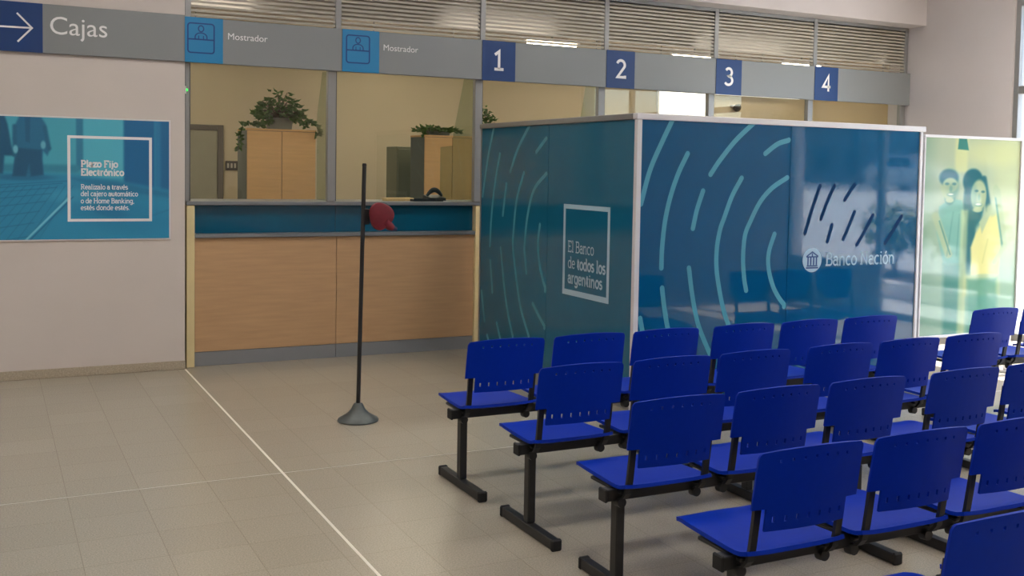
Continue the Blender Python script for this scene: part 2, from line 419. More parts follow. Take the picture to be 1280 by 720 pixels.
def tree(x, y, h, label, seed):
    rnd = random.Random(seed); t = empty('tree', (x, y, .98)); tag(t, label, 'tree', 'street trees outside')
    bm = bmesh.new(); bm_tube(bm, [(0, 0, 0), (.05, .03, h*.3), (-.05, .05, h*.65)], [.16, .13, .07], 10)
    for k in range(5): bm_tube(bm, [(0, .03, h*.32), (rnd.uniform(-1, 1), rnd.uniform(-1, 1), h*.6)], [.07, .03], 7)
    build('trunk', bm, 'bark', t)
    bm = bmesh.new()
    for k in range(7): foliage(bm, (rnd.uniform(-1.2, 1.2), rnd.uniform(-1.4, 1.4), h*rnd.uniform(.5, .85)), 1.3, 1.3, 1.0, 420, .3, rnd)
    build('foliage', bm, 'leaf_dark', t)
tree(48, -38, 7.5, 'dark street tree on the far pavement behind the parked car', 11)
tree(49, -49, 8, 'dark street tree on the far pavement, past the parked car', 12)
tree(48, -27, 7, 'dark street tree on the far pavement, before the parked car', 13)
def car(x, y, label, rz):
    t = empty('car', (x, y, .95), rz); tag(t, label, 'car')
    prof = [(-2.1, .32), (2.1, .32), (2.15, .62), (2.0, .92), (1.15, 1.05), (.45, 1.62), (-1.25, 1.66), (-1.95, 1.08), (-2.12, .98)]
    bm = bmesh.new(); rings = []
    for d, s_ in ((-.86, .93), (-.80, 1), (.80, 1), (.86, .93)): rings.append([bm.verts.new((u*(.985 if abs(d) > .83 else 1), d*(1 if v < 1.1 else .84), .32+(v-.32)*s_)) for u, v in prof])
    for A, B in zip(rings, rings[1:]):
        for k in range(len(A)): bm.faces.new((A[k], A[(k+1) % len(A)], B[(k+1) % len(A)], B[k]))
    bm.faces.new(rings[0]); bm.faces.new(rings[-1]); build('body', bm, 'car', t)
    for s_ in (-1, 1):
        for pl_ in ([(-.25, 1.08), (.88, 1.08), (.4, 1.5), (-.25, 1.53)], [(-1.65, 1.1), (-.35, 1.08), (-.35, 1.53), (-1.25, 1.53)]):
            bm = bmesh.new(); bm_prism(bm, pl_, lambda u, v, d: (u, s_*(d-.16*max(0, (v-1.05)/.6)*.86), v), .845, .862); build('window', bm, 'car_glass', t)
        for wx in (-1.3, 1.32):
            bm = bmesh.new(); bm_tube(bm, [(wx, s_*.66, .34), (wx, s_*.89, .34)], .34, 24); wh = build('wheel', bm, 'tyre', t)
            bm = bmesh.new(); bm_tube(bm, [(wx, s_*.89, .34), (wx, s_*.9, .34)], [.2, .17], 16); build('hubcap', bm, 'hub', wh)
    bm = bmesh.new(); bm_prism(bm, [(1.10, 1.1), (.5, 1.59), (.53, 1.61), (1.13, 1.12)], lambda u, v, d: (u, d, v), -.66, .66); build('windscreen', bm, 'car_glass', t)
car(36.2, -31.5, 'silver hatchback parked across the street outside', math.radians(90))
ob = empty('street_building', (60.2, -70, 1.0)); tag(ob, 'shaded grey building across the street with rows of windows', 'building')
box('facade_wall', 'facade', 0, 8, 0, 90, -1.2, 14, ob)
wme = None
for i in range(26):
    for j in range(4):
        if wme is None: wme = box('window', 'facade_win', -.05, .02, 0, 1.5, 0, 1.7, ob)
        else:
            c_ = wme.copy(); COL.objects.link(c_); c_.location = (0, i*3.4, j*3.3)
            if j == 0 and i == 0: pass
wme.location = (0, 0, 0)
for c_ in ob.children:
    if c_.name.startswith('window'): c_.location = (0, c_.location.y+1.2, c_.location.z+1.1)
struct(box('pavement_far', 'pavement', 46, 60, -70, 40, -.3, .98))

# ---- teller windows above the counter
PITCH_X = 1.2930
posts = [XL+.03] + [2.575+i*PITCH_X*1.0 for i in range(6)]
posts = [1.40, 2.575, 3.925, 5.205, 6.49, 7.785, 9.13]
WT = 1.345
for i in range(6):
    wn = struct(empty('window_%d' % (i+2), (posts[i], .06, WT)))
    x1 = posts[i+1]-posts[i]; h = ZBB-WT+.2
    if i: box('mullion', 'alu', -.035, .035, -.03, .03, 0, h, wn, .004)
    else: box('mullion', 'alu', -.012, .02, -.03, .03, 0, h, wn, .004)
    if i == 5: box('mullion', 'alu', x1-.035, x1+.03, -.03, .03, 0, h, wn, .004)
    box('glazing_bead', 'alu_dark', (.02 if i == 0 else .035), (.02 if i == 0 else .035)+.012, -.012, .012, .002, h, wn)
    box('pane', 'clear', .034 if i == 0 else .048, x1-.036, -.004, .004, .002, h, wn)
# ---- louvres over the sign band
lab = ['above the first Mostrador sign', 'above the second Mostrador sign', 'above teller sign one', 'above teller sign two', 'above teller sign three', 'above teller sign four']
lp = [XL, 2.60, 3.93, 5.22, 6.505, 7.80, 9.15]
slat_me = {}
for i in range(6):
    t = empty('louvre', (lp[i], .06, ZBT)); tag(t, 'grey slatted ventilation louvre '+lab[i], 'louvre', 'louvres over the sign band')
    W = lp[i+1]-lp[i]; H = 3.31-ZBT
    box('frame_post', 'alu', .0 if i else .002, .05, -.04, .03, 0, H, t, .004)
    if i == 5: box('frame_post', 'alu', W-.03, W+.02, -.04, .03, 0, H, t, .004)
    x1 = W if i < 5 else W-.03
    box('frame_rail', 'alu', .05, x1, -.04, .03, H-.035, H, t, .003)
    n = 13
    for k in range(n):
        z = .012+(H-.05)*(k+.5)/n
        bm = bmesh.new()
        bm_prism(bm, [(-.030, .005), (-.030, -.013), (-.026, -.013), (.050, .036), (.050, .040), (-.026, .005)] if k > 1 else [(-.030, .005), (-.030, -.013), (-.026, -.013), (.028, .010), (.028, .014), (-.026, .005)], lambda u, v, d: (d, u, v+z), .052, x1-.002)
        build('slat', bm, 'slat', t)
# ---- sign band
tag(box('sign_band', 'band', XL+.002, 9.165, -.03, .02, ZBB, ZBT, bev=.003), 'long plain grey fascia band running over the teller windows', 'sign')
sb = empty('wall_sign', (0, -.03, ZBB)); tag(sb, 'grey fascia sign on pale wall with white arrow and word Cajas', 'sign')
box('sign_board', 'band', -1.5, XL-.002, 0, .029, .002, .365, sb, .003)
ns = box('arrow_tile', 'navy', .367-.36, .367, -.004, -.0005, .002, .365, sb)
y = -.005
def on(p, ox=0, oy=0, oz=ZBB): return (p.x-ox, p.z-oz)
q = lambda a, b: on(at(a, b, 1, -.035))
bm = bmesh.new(); fnw = lambda u, v: (u, -.0055, v)
ribbon(bm, [q(-2, 32.5), q(39.5, 35)], .013, fnw); ribbon(bm, [q(21, 16), q(40, 35), q(22, 52)], .013, fnw)
build('arrow', bm, 'white_print', ns)
u0, v0 = q(61, 42)
sans_text('lettering', 'Cajas', 'white_print', sb, u0, v0, .19, lambda u, v: (u, -.0012, v))
# tiles on the band
def pict(px0, px1, label):
    a = at(px0, 60, 1, -.034); b = at(px1, 60, 1, -.034); W = b.x-a.x
    if px0 < 240: W = W
    t = empty('counter_sign', (a.x, -.031, ZBB)); tag(t, label, 'sign')
    H = ZBT-ZBB
    box('tile', 'skyblue', 0, W, -.006, 0, 0, H, t, .001)
    bm = bmesh.new(); f = lambda u, v: (u, -.0072, v)
    cx, cy, s = W*.42, H*.54, .105; r = .022
    def rr(cx, cy, hw, hh, r):
        o = []
        for (sx, sy, a0) in ((1, 1, 0), (-1, 1, 90), (-1, -1, 180), (1, -1, 270)):
            o += [(cx+sx*(hw-r)+r*math.cos(math.radians(a0+k*15)), cy+sy*(hh-r)+r*math.sin(math.radians(a0+k*15))) for k in range(7)]
        return o+[o[0], o[1]]
    ribbon(bm, rr(cx, cy, .10, .115, r), .011, f)
    ribbon(bm, [(cx-.1, cy-.01), (cx+.1, cy-.01)], .011, f)
    ribbon(bm, E_(cx, cy+.075, .02, .024, 0, 370, 16), .009, f)
    ribbon(bm, [(cx-.045, cy-.008)]+E_(cx, cy+.01, .045, .032, 180, 0, 10)+[(cx+.045, cy-.008)], .009, f)
    ribbon(bm, [(cx-.018, cy-.008), (cx-.018, cy+.02)], .007, f); ribbon(bm, [(cx+.018, cy-.008), (cx+.018, cy+.02)], .007, f)
    build('pictogram', bm, 'icon', t)
    sans_text('lettering', 'Mostrador', 'white_print', t, W+.035, H*.56, .075, lambda u, v: (u, -.0008, v), .98)
pict(231, 278.7, 'light blue counter pictogram sign with word Mostrador, next to the pale wall corner')
pict(427.8, 474, 'light blue counter pictogram sign with word Mostrador, next to teller sign one')
for i, (px0, px1) in enumerate(((603, 644.4), (758.4, 793.6), (895.5, 927.3), (1018.7, 1047.8))):
    a = at(px0, 60+i*10, 1, -.034); b = at(px1, 60+i*10, 1, -.034); W = b.x-a.x; H = ZBT-ZBB
    t = empty('number_sign', (a.x, -.031, ZBB)); tag(t, 'navy square teller sign with white number %d' % (i+1), 'sign', 'teller number signs')
    box('tile', 'navy', 0, W, -.006, 0, -.003, H, t, .001)
    slab_text('numeral', [('%d' % (i+1), W/2-.06, H*.27, .24, .11, 1.0)], 'white_print', t, lambda u, v: (u, -.0072, v))
    t['label'] = 'navy square teller sign with white numeral '+['one', 'two', 'three', 'four'][i]

# ================================================================== counters
def counter(x0, x1, seam, label):
    t = empty('counter', (x0, .07, 0)); tag(t, label, 'counter')
    W = x1-x0; s = seam-x0
    box('post', 'wood_edge', 0, .062, -.03, .12, 0, 1.31, t, .003)
    box('post', 'wood_edge', W-.055, W, -.03, .12, 0, 1.31, t, .003)
    for a, b in ((.064, s-.002), (s+.002, W-.057)):
        box('front_panel', 'wood', a, b, 0, .03, .118, 1.045, t, .002)
        box('kick_plate', 'kick', a, b, .004, .03, 0, .116, t, .002)
        box('glass_panel', 'teal_glass', a, b, .045, .06, 1.082, 1.308, t)
    box('shelf', 'shelf', .064, W-.057, -.03, .12, 1.047, 1.08, t, .004)
    box('body', 'cab_side', .064, W-.057, .125, .50, .0, 1.30, t)
    return t
counter(1.402, 3.972, 2.636, 'wood-fronted service counter with teal glass upstand and grey shelf')
counter(3.985, 9.15, 6.49, 'wood-fronted teller counter behind the blue printed screen')
tag(box('worktop', 'shelf', 1.40, 9.15, .04, .66, 1.312, 1.344, bev=.004), 'grey worktop slab running along under the teller glass', 'worktop')
# glass dividers beside the posts
def divider(X, poly, label):
    t = bmesh.new(); pts = [at(a, b, 0, X) for a, b in poly]
    bm_prism(t, [(p.y, max(p.z, 1.346)) for p in pts], lambda u, v, d: (d, u, v), X-.004, X+.004)
    o = build('glass_divider', t, 'divider'); tag(o, label, 'glass divider', 'glass dividers between the windows')
divider(2.58, [(412, 90), (403.5, 90), (397, 142), (396, 252), (412, 252)], 'greenish glass divider behind the post nearest the tall cabinet')
divider(3.93, [(591, 97), (581, 97), (567, 168), (566, 182), (551, 184), (550, 252), (591, 252)], 'greenish glass divider behind the post next to teller sign one')
divider(5.21, [(748, 105), (733, 105), (722, 170), (748, 170)], 'greenish glass divider behind the post next to teller sign two')

# ---- items on the worktop
p = at(503, 246, 2, 1.36)
o = box('paper_folder', 'paper', -.13, .13, -.06, .06, 0, .028, bev=.003); o.location = (at(500, 247, 1, .28).x-.02, .28, 1.3445); tag(o, 'tan folder lying on the worktop beside black tray', 'folder')
bx_ = at(531, 248, 1, .22).x
t = empty('document_tray', (bx_, .22, 1.3445)); tag(t, 'flat black document tray lying on the worktop', 'tray')
box('tray_base', 'black', -.14, .14, -.10, .10, 0, .008, t); 
for a in ((-.14, .14, -.10, -.094), (-.14, .14, .094, .10), (-.14, -.134, -.094, .094), (.134, .14, -.094, .094)): box('tray_rim', 'black', *a, .008, .02, t)
bm = bmesh.new()
bm_tube(bm, [(-.075+.15*k/12, 0, .008+.055*math.sin(math.pi*k/12)) for k in range(13)], [.012+.012*math.sin(math.pi*k/12) for k in range(13)], 10)
t = empty('telephone', (at(543, 244, 1, .45).x, .45, 1.3445)); tag(t, 'black desk telephone on the worktop', 'telephone')
hs = build('handset', bm, 'black', t, True); hs.location = (0, 0, .035)
bm = bmesh.new(); bm_prism(bm, [(-.09, 0), (.09, 0), (.09, .05), (-.09, .025)], lambda u, v, d: (d, u, v), -.08, .08); build('phone_body', bm, 'black', t)

# ================================================================== office behind
p0 = at(308.7, 160, 1, 2.0); p1 = at(395, 161.3, 1, 2.0)
def cabinet(p0, W, Y, label, D=.45, dw=2):
    t = empty('cabinet', (p0.x, Y, 0)); tag(t, label, 'cabinet'); H = p0.z
    box('body', 'cab_side', 0, W, .02, D, .0, H-.02, t, .002)
    box('top_panel', 'cab_wood', -.004, W+.004, -.004, D, H-.02, H, t, .002)
    for k in range(dw):
        d = box('door', 'cab_wood', W*k/dw+.003, W*(k+1)/dw-.003, 0, .018, .05, H-.024, t, .002)
        xh = W/dw-.03 if k == 0 else W/dw*k+.03
        box('knob', 'steel', xh-.006, xh+.006, -.018, 0, .95, 1.05, d, .003)
    return t
cabinet(p0, p1.x-p0.x, 2.0, 'tall two-door light wood cabinet with trailing plant on top')
c2 = at(531, 168.5, 1, 2.3)
cabinet(c2, .66, 2.3, 'tall light wood cabinet standing near teller sign one, low plant on top')
lk = at(497, 183, 1, 3.2); lk2 = at(514, 183, 1, 3.2)
t = empty('locker', (lk.x, 3.2, 0)); tag(t, 'narrow grey-green locker standing between the two wood cabinets', 'locker')
box('body', 'locker', 0, lk2.x-lk.x+.15, .02, .4, 0, lk.z, t, .004); box('door', 'locker', .01, lk2.x-lk.x+.14, 0, .019, .04, lk.z-.03, t, .003)
# door in the back wall
d0 = at(232, 158, 1, OFF_Y); d1 = at(279, 159, 1, OFF_Y)
dr = struct(empty('door_1', (d1.x-.92, OFF_Y, 0)))
H = 2.12
box('door_jamb', 'door_frame', 0, .07, -.03, 0, 0, H, dr, .004); box('door_jamb', 'door_frame', .85, .92, -.03, 0, 0, H, dr, .004)
box('door_head', 'door_frame', .07, .85, -.03, 0, H-.07, H, dr, .004)
lf = box('door_leaf', 'door', .075, .845, -.02, -.002, .008, H-.075, dr, .002)
box('handle', 'steel', .76, .80, -.06, -.02, 1.0, 1.03, lf, .005)
# switch plate
s0 = at(281.5, 201, 1, OFF_Y); s1 = at(297, 213, 1, OFF_Y)
t = empty('switch_plate', (s0.x, OFF_Y, s1.z)); tag(t, 'dark switch plate on the office wall beside the grey door', 'switch')
W, H = s1.x-s0.x, s0.z-s1.z
box('plate', 'switch', 0, W, -.02, 0, 0, H, t, .004)
for k in range(3): box('key', 'switch_key', W*(.12+.28*k), W*(.12+.28*k)+W*.16, -.026, -.02, H*.25, H*.75, t, .002)
# potted plants on the cabinets
def leafy(name, base, pot_w, spread, n, label, vines, seed, tall, pot_h=.12):
    rnd = random.Random(seed)
    t = empty(name, base); tag(t, label, 'plant')
    bm = bmesh.new()
    bm_prism(bm, [(-pot_w, 0), (pot_w, 0), (pot_w*1.12, pot_h), (-pot_w*1.12, pot_h)], lambda u, v, d: (u, d, v), -.075, .075)
    build('planter', bm, 'pot', t)
    bm = bmesh.new(); st = bmesh.new()
    def leaf(c, d, L):
        d = Vector(d).normalized(); s = d.cross(Vector((0, 0, 1)))
        if s.length < .1: s = Vector((1, 0, 0))
        s.normalize(); nn = s.cross(d)
        w_ = L*.36; c = Vector(c)
        P = [c, c+d*L*.3+s*w_+nn*.01, c+d*L*.7+s*w_*.7, c+d*L, c+d*L*.7-s*w_*.7, c+d*L*.3-s*w_+nn*.01]; mid = c+d*L*.5-nn*.015
        vs = [bm.verts.new(x) for x in P]; vm = bm.verts.new(mid)
        for k in range(6): bm.faces.new((vs[k], vs[(k+1) % 6], vm))
    for _ in range(n):
        a = rnd.uniform(0, 6.28); r = spread*math.sqrt(rnd.random()); z = pot_h+tall*rnd.random()*(1-(r/spread)**2*.75)
        c = (r*math.cos(a), .5*r*math.sin(a), z)
        leaf(c, (math.cos(a)+rnd.uniform(-.6, .6), .6*math.sin(a)-rnd.uniform(0, .6), rnd.uniform(-.5, .6)), rnd.uniform(.05, .085))
        if rnd.random() < .35: bm_tube(st, [(0, 0, pot_h*.8), (c[0]*.5, c[1]*.5, pot_h+(c[2]-pot_h)*.7), c], .003, 5)
    for path in vines:
        bm_tube(st, path, .003, 5)
        pts = [Vector(x) for x in path]
        for a, b in zip(pts, pts[1:]):
            for k in range(7):
                c = a.lerp(b, k/7)
                for _ in range(2): leaf(c, (rnd.uniform(-1, 1), rnd.uniform(-1, .1), rnd.uniform(-.9, .6)), rnd.uniform(.045, .07))
    f = build('foliage', bm, 'leaf', t); build('stem', st, 'stem', f)
P1 = ((p0.x+p1.x)/2+.02, 2.2, p0.z+.001)
hw = (p1.x-p0.x)/2
leafy('potted_plant', P1, .11, .24, 260, 'bushy green plant trailing from grey planter on the wide cabinet',
      [[(-.1, -.05, .10), (-.22, -.1, .12), (-.30, -.12, .17)], [(-.1, -.05, .10), (-.25, -.16, .05), (-hw-.05, -.2, .06), (-hw-.09, -.2, -.1), (-hw-.1, -.2, -.22)],
       [(.1, -.05, .10), (.22, -.12, .12), (hw-.03, -.2, .07), (hw, -.23, -.02), (hw-.02, -.23, -.06)], [(.1, -.02, .12), (.2, -.1, .08), (hw-.1, -.18, .03)], [(-.1, -.05, .1), (-.2, -.18, .03), (-.3, -.2, .03)]], 3, .30)
P2 = (c2.x+.22, 2.5, c2.z)
leafy('potted_plant', P2, .12, .26, 140, 'low leafy plant on the cabinet near teller sign one', [[(-.1, 0, .08), (-.2, -.1, .06), (-.24, -.18, .0)]], 5, .05, .05)
P3 = at(609, 152, 1, 2.3)
leafy('potted_plant', (P3.x+.03, 2.42, c2.z), .07, .12, 90, 'small upright leafy plant seen just over the screen edge', [], 9, .33, .06)
# office tubes seen through the louvre, bright window strip, dome
for px, py, ln in ((690, 55, .9), (868, 72, .8), (1002, 82, .8)):
    a = at(px, py, 2, 3.33)
    a = at(px, py, 1, 2.6)
    t = empty('tube_light', (a.x, 2.6, a.z)); tag(t, 'warm fluorescent tube light in the office behind the louvres', 'light', 'office tube lights')
    bm = bmesh.new(); bm_tube(bm, [(-.33, 0, 0), (.33, 0, 0)], .016, 10); build('tube', bm, 'tube', t)
    box('fitting', 'alu_white', -.36, .36, -.05, .05, .022, .06, t, .004)
    box('suspension', 'alu', -.01, .01, -.01, .01, .06, 3.45-a.z, t)
wa = at(823, 114, 1, OFF_Y); wb = at(885, 142, 1, OFF_Y)
wn = struct(empty('window_8', (wa.x, OFF_Y, 2.1)))
W = wb.x-wa.x
box('window_frame', 'alu_white', -.03, W+.03, -.03, 0, wa.z-2.1, wa.z-2.06, wn); box('window_frame', 'alu_white', -.03, W+.03, -.03, 0, -.04, 0, wn)
box('window_frame', 'alu_white', -.03, 0, -.03, 0, 0, wa.z-2.1, wn); box('window_frame', 'alu_white', W, W+.03, -.03, 0, 0, wa.z-2.1, wn)
box('pane', 'office_window', 0, W, -.012, -.002, 0, wa.z-2.1, wn)
ta = at(897, 119, 1, OFF_Y-.3); tb = at(1003, 124, 1, OFF_Y-.3)
t = empty('ceiling_light', (ta.x, OFF_Y-.3, tb.z)); tag(t, 'long bright office light fitting seen over the screen behind sign three', 'light')
box('diffuser', 'office_window', 0, tb.x-ta.x, -.1, .1, 0, .07, t, .01); box('fitting', 'alu_white', 0, tb.x-ta.x, -.1, .1, .07, .1, t)
for k in (.2, .8): box('suspension', 'alu', (tb.x-ta.x)*k-.01, (tb.x-ta.x)*k+.01, -.01, .01, .1, 3.45-tb.z, t)
da = at(918, 134, 1, OFF_Y-.02)
t = empty('dome_camera', (da.x, OFF_Y, da.z)); tag(t, 'small dark dome camera on the office wall below the light', 'camera')
bm = bmesh.new(); bm_lathe(bm, [(0, -.075), (.04, -.065), (.062, -.035), (.068, 0), (0, 0)], 20); dm = build('dome', bm, 'dome', t, True); dm.rotation_euler = (math.radians(-40), 0, 0); dm.location = (0, -.08, 0)
box('mount', 'alu_white', -.07, .07, -.09, 0, .0, .03, t, .004)
# green indicator on the wall end
lg = at(231.6, 112, 0, XL)
t = empty('indicator_light', (XL, .013, lg.z)); tag(t, 'tiny green indicator light on the end of the pale wall', 'light')
box('housing', 'alu_white', 0, .010, -.012, .012, -.03, .03, t, .002)
bm = bmesh.new(); bmesh.ops.create_icosphere(bm, subdivisions=2, radius=.012); o = build('lens', bm, 'led', t, True); o.location = (.014, 0, 0)

# ================================================================== printed screen (booth)
BX, BXR, BY, BF, BZ = 3.895, 6.533, -2.743, -.12, 2.032
sc = empty('screen', (BX, BY, 0)); tag(sc, 'tall teal-blue glass screen with printed arcs and aluminium edges', 'screen')
def loc(p): return (p.x-BX, p.y-BY, p.z)
W = BXR-BX; D = BF-BY
SEAM = at(985, 300, 1, BY).x-BX; SEAML = at(684, 300, 0, BX).y-BY
pt = .03
front1 = box('panel', 'booth', .03, SEAM-.002, 0, pt, .04, BZ-.03, sc)
front2 = box('panel', 'booth', SEAM+.002, W-.022, 0, pt, .04, BZ-.03, sc)
side1 = box('panel', 'booth_side', 0, pt, .03, SEAML-.002, .04, BZ-.03, sc)
side2 = box('panel', 'booth_side', 0, pt, SEAML+.002, D-.01, .04, BZ-.03, sc)
back = box('panel', 'booth_side', W-.045, W-.015, .032, D-.01, .04, BZ-.03, sc)
box('corner_post', 'alu_white', -.012, .028, -.012, .028, 0, BZ-.03, sc, .004)
box('end_post', 'alu_white', W-.02, W+.012, -.012, .030, 0, BZ-.03, sc, .004)
box('end_post', 'alu', -.006, .034, D-.008, D+.012, 0, BZ-.03, sc, .003)
box('end_post', 'alu', W-.05, W-.01, D-.008, D+.012, 0, BZ-.03, sc, .003)
box('top_rail', 'alu_white', -.02, W+.03, -.02, .04, BZ-.03, BZ+.012, sc, .006, 2)
box('top_rail', 'alu', -.02, .045, .042, D+.012, BZ-.03, BZ+.012, sc, .006, 2)
box('top_rail', 'alu', W-.06, W, .042, D+.012, BZ-.03, BZ+.012, sc, .006, 2)
for a in ((.03, W-.022, 0, pt), (0, pt, .03, D-.01), (W-.045, W-.015, .032, D-.01)): box('bottom_rail', 'alu', *a, 0, .038, sc)
front_arcs = [
 [(841, 149), (827.5, 177.5), (812.5, 212.5), (801, 255)],
 [(859.5, 192), (847.5, 217.5), (837.5, 247.5), (831, 277.5), (827.5, 310), (826.5, 335)],
 [(943, 153), (920, 175), (900, 200), (888, 218)], [(987, 175), (972, 180), (956.5, 192)],
 [(878.7, 238.7), (871, 262.5), (866, 285.5)],
 [(927, 222.5), (915, 245), (905, 272.5), (900, 287), (896, 310), (895.5, 335), (898.7, 360), (903.7, 385), (910, 405), (924, 440)],
 [(984, 222), (965, 235), (950, 252.5), (937.5, 277.5), (931, 295), (928.7, 322.5), (930, 347.5), (932.5, 363)],
 [(968, 292.5), (961, 315), (960.5, 335), (966, 357.5), (973.7, 372.5), (982, 383)],
 [(827.5, 360), (830, 382.5), (834, 407.5), (842, 440)], [(861, 335), (865, 367.5), (871, 400), (879, 423), (888, 444)],
 [(800, 398), (803, 415), (808, 440)]]
side_arcs = [
 [(617.5, 159.5), (610, 197.5), (603.5, 245)], [(625, 192.5), (618.7, 230), (614.5, 270), (612.5, 307)],
 [(662, 157), (647.5, 186), (638, 214.5)], [(683, 173), (670.5, 190)], [(633, 230), (628.7, 268.7)],
 [(655, 216), (646, 250), (642, 290), (641.5, 310), (645, 345), (651, 385), (661, 420)],
 [(683, 217), (667.5, 237.5), (659.5, 270), (656, 305), (656, 317), (658, 341)],
 [(675, 281), (672.5, 305), (674.5, 330), (678.7, 350), (683, 364)], [(613, 326), (615.5, 365)],
 [(626, 310), (630, 355), (635, 392), (641, 420)], [(666, 379.5), (675, 397.5), (682.5, 410.5)],
 [(602, 364), (605.7, 401)], [(621, 404), (627, 430)], [(609, 419), (613, 434)]]
for a in front_arcs:
    pts = spline([loc(at(x, y, 1, BY))[::2] for x, y in a]); pts = [(min(max(u, .03), SEAM-.02), v) for u, v in pts]
    bm = bmesh.new(); ribbon(bm, pts, .037, lambda u, v: (u, -.0012, v), True)
    build('printed_arc', bm, 'arc_print', front1)
for a in side_arcs:
    pts = [(lambda q: (-q[1], q[2]))(loc(at(x, y, 0, BX))) for x, y in a]; pts = spline(pts)
    pts = [(min(max(u, -(D-.03)), -SEAML-.02), v) for u, v in pts]
    bm = bmesh.new(); ribbon(bm, pts, .034, lambda u, v: (-.0012, -u, v), True)
    build('printed_arc', bm, 'arc_print', side1)
dim_arcs = [[(1025, 232), (1015, 262), (1006, 292)], [(1043, 232), (1034, 252), (1026, 274)], [(1068, 231), (1062, 240), (1056, 250)], [(1040, 281), (1034, 302)], [(1068, 265), (1060, 285), (1054, 299)], [(1091, 269), (1080, 290), (1071, 306)], [(1127, 270), (1115, 290), (1106, 304)]]
for a in dim_arcs:
    pts = spline([loc(at(x, y, 1, BY))[::2] for x, y in a])
    bm = bmesh.new(); ribbon(bm, pts, .030, lambda u, v: (u, -.0012, v), True)
    build('printed_arc', bm, 'arc_dim', front2)
# frame and slogan on the side face
ya, yb_, za, zb = -1.699-BY, -2.400-BY, .702, 1.391
bm = bmesh.new(); fs = lambda u, v: (-.0015, -u, v)
ua, ub = -ya, -yb_
t_ = .034
for r in ((ua, ub, zb-t_, zb), (ua, ub, za, za+t_+.008), (ua, ua+t_, za+t_+.008, zb-t_), (ub-t_, ub, za+t_+.008, zb-t_)):
    vs = [bm.verts.new(fs(a, b)) for a, b in ((r[0], r[2]), (r[1], r[2]), (r[1], r[3]), (r[0], r[3]))]; bm.faces.new(vs)
build('printed_frame', bm, 'pale_print', side2)
def su(px, py): q = loc(at(px, py, 0, BX)); return (-q[1], q[2])
l1 = su(710, 314.5); l2 = su(710, 334.5); l3 = su(710, 353)
r1, r2, r3 = su(742.5, 322), su(757, 343), su(753, 361)
SZ = .118; sq = (r2[0]-l2[0])/(text_w('de todos los')*SZ)
def ln(s, a, r, wt): return (s, a[0], a[1], SZ, wt, (r[0]-a[0])/(text_w(s)*SZ))
x2 = l2[0]+text_w('de ')*SZ*sq
zt = (l1[1], l2[1], l3[1])
slab_text('lettering', [('El Banco', l1[0], zt[0], SZ, .075, (r1[0]-l1[0])/(text_w('El Banco')*SZ)), ('de', l2[0], zt[1], SZ, .075, sq), ('todos los', x2, zt[1], SZ, .13, sq), ('argentinos', l3[0], zt[2], SZ, .13, (r3[0]-l3[0])/(text_w('argentinos')*SZ))], 'pale_print', side2, fs)
# roundel and bank name on the front
ff = lambda u, v: (u, -.0015, v)
c = loc(at(1015, 325, 1, BY)); rad = .092
bm = bmesh.new(); vs = [bm.verts.new(ff(c[0]+rad*math.cos(k*math.pi/20), c[2]+rad*math.sin(k*math.pi/20))) for k in range(40)]; bm.faces.new(vs)
em = build('emblem', bm, 'pale_print', front2)
bm = bmesh.new(); f2 = lambda u, v: (c[0]+u*rad, -.0028, c[2]+v*rad)
ribbon(bm, [(-.62, .28), (0, .66), (.62, .28)], .11, f2); ribbon(bm, [(-.62, .26), (.62, .26)], .1, f2)
for u in (-.44, -.15, .15, .44): ribbon(bm, [(u, .22), (u, -.42)], .14, f2)
ribbon(bm, [(-.56, -.48), (.56, -.48)], .1, f2); ribbon(bm, [(-.64, -.64), (.64, -.64)], .12, f2); ribbon(bm, [(0, .3), (0, .55)], .12, f2)
build('emblem_building', bm, 'icon', front2)
n0 = loc(at(1031.5, 331.5, 1, BY)); n1 = loc(at(1118, 331, 1, BY)); s = .137
slab_text('lettering', [('Banco Nación', n0[0], n0[2]-.003, s, .095, (n1[0]-n0[0])/(text_w('Banco Nación')*s))], 'pale_print', front2, ff)

# ================================================================== printed pictures (flat prints painted on a fine grid)
def sm(a, b, x): t = np.clip((x-a)/(b-a), 0, 1); return t*t*(3-2*t)
def grid_print(name, m, parent, W, H, nx, ny, colour, y=-.001):
    me = bpy.data.meshes.new(name)
    u, v = np.meshgrid(np.linspace(0, 1, nx), np.linspace(0, 1, ny))
    co_ = np.zeros((ny*nx, 3)); co_[:, 0] = (u*W).ravel(); co_[:, 1] = y; co_[:, 2] = (v*H).ravel()
    i = (np.arange(ny-1)[:, None]*nx+np.arange(nx-1)[None]).ravel()
    f = np.stack([i, i+1, i+nx+1, i+nx], 1)
    me.vertices.add(nx*ny); me.vertices.foreach_set('co', co_.ravel())
    me.loops.add(f.size); me.loops.foreach_set('vertex_index', f.ravel())
    me.polygons.add(len(f)); me.polygons.foreach_set('loop_start', np.arange(len(f))*4); me.polygons.foreach_set('loop_total', np.full(len(f), 4))
    me.update()
    c = colour(u.ravel(), v.ravel())/255.0
    c = np.where(c <= .04045, c/12.92, ((c+.055)/1.055)**2.4)
    a = me.color_attributes.new('print', 'FLOAT_COLOR', 'POINT')
    a.data.foreach_set('color', np.concatenate([c, np.ones((len(c), 1))], 1).ravel().astype(np.float32))
    me.materials.append(MATS[m])
    o = bpy.data.objects.new(name, me); COL.objects.link(o); o.parent = parent
    return o
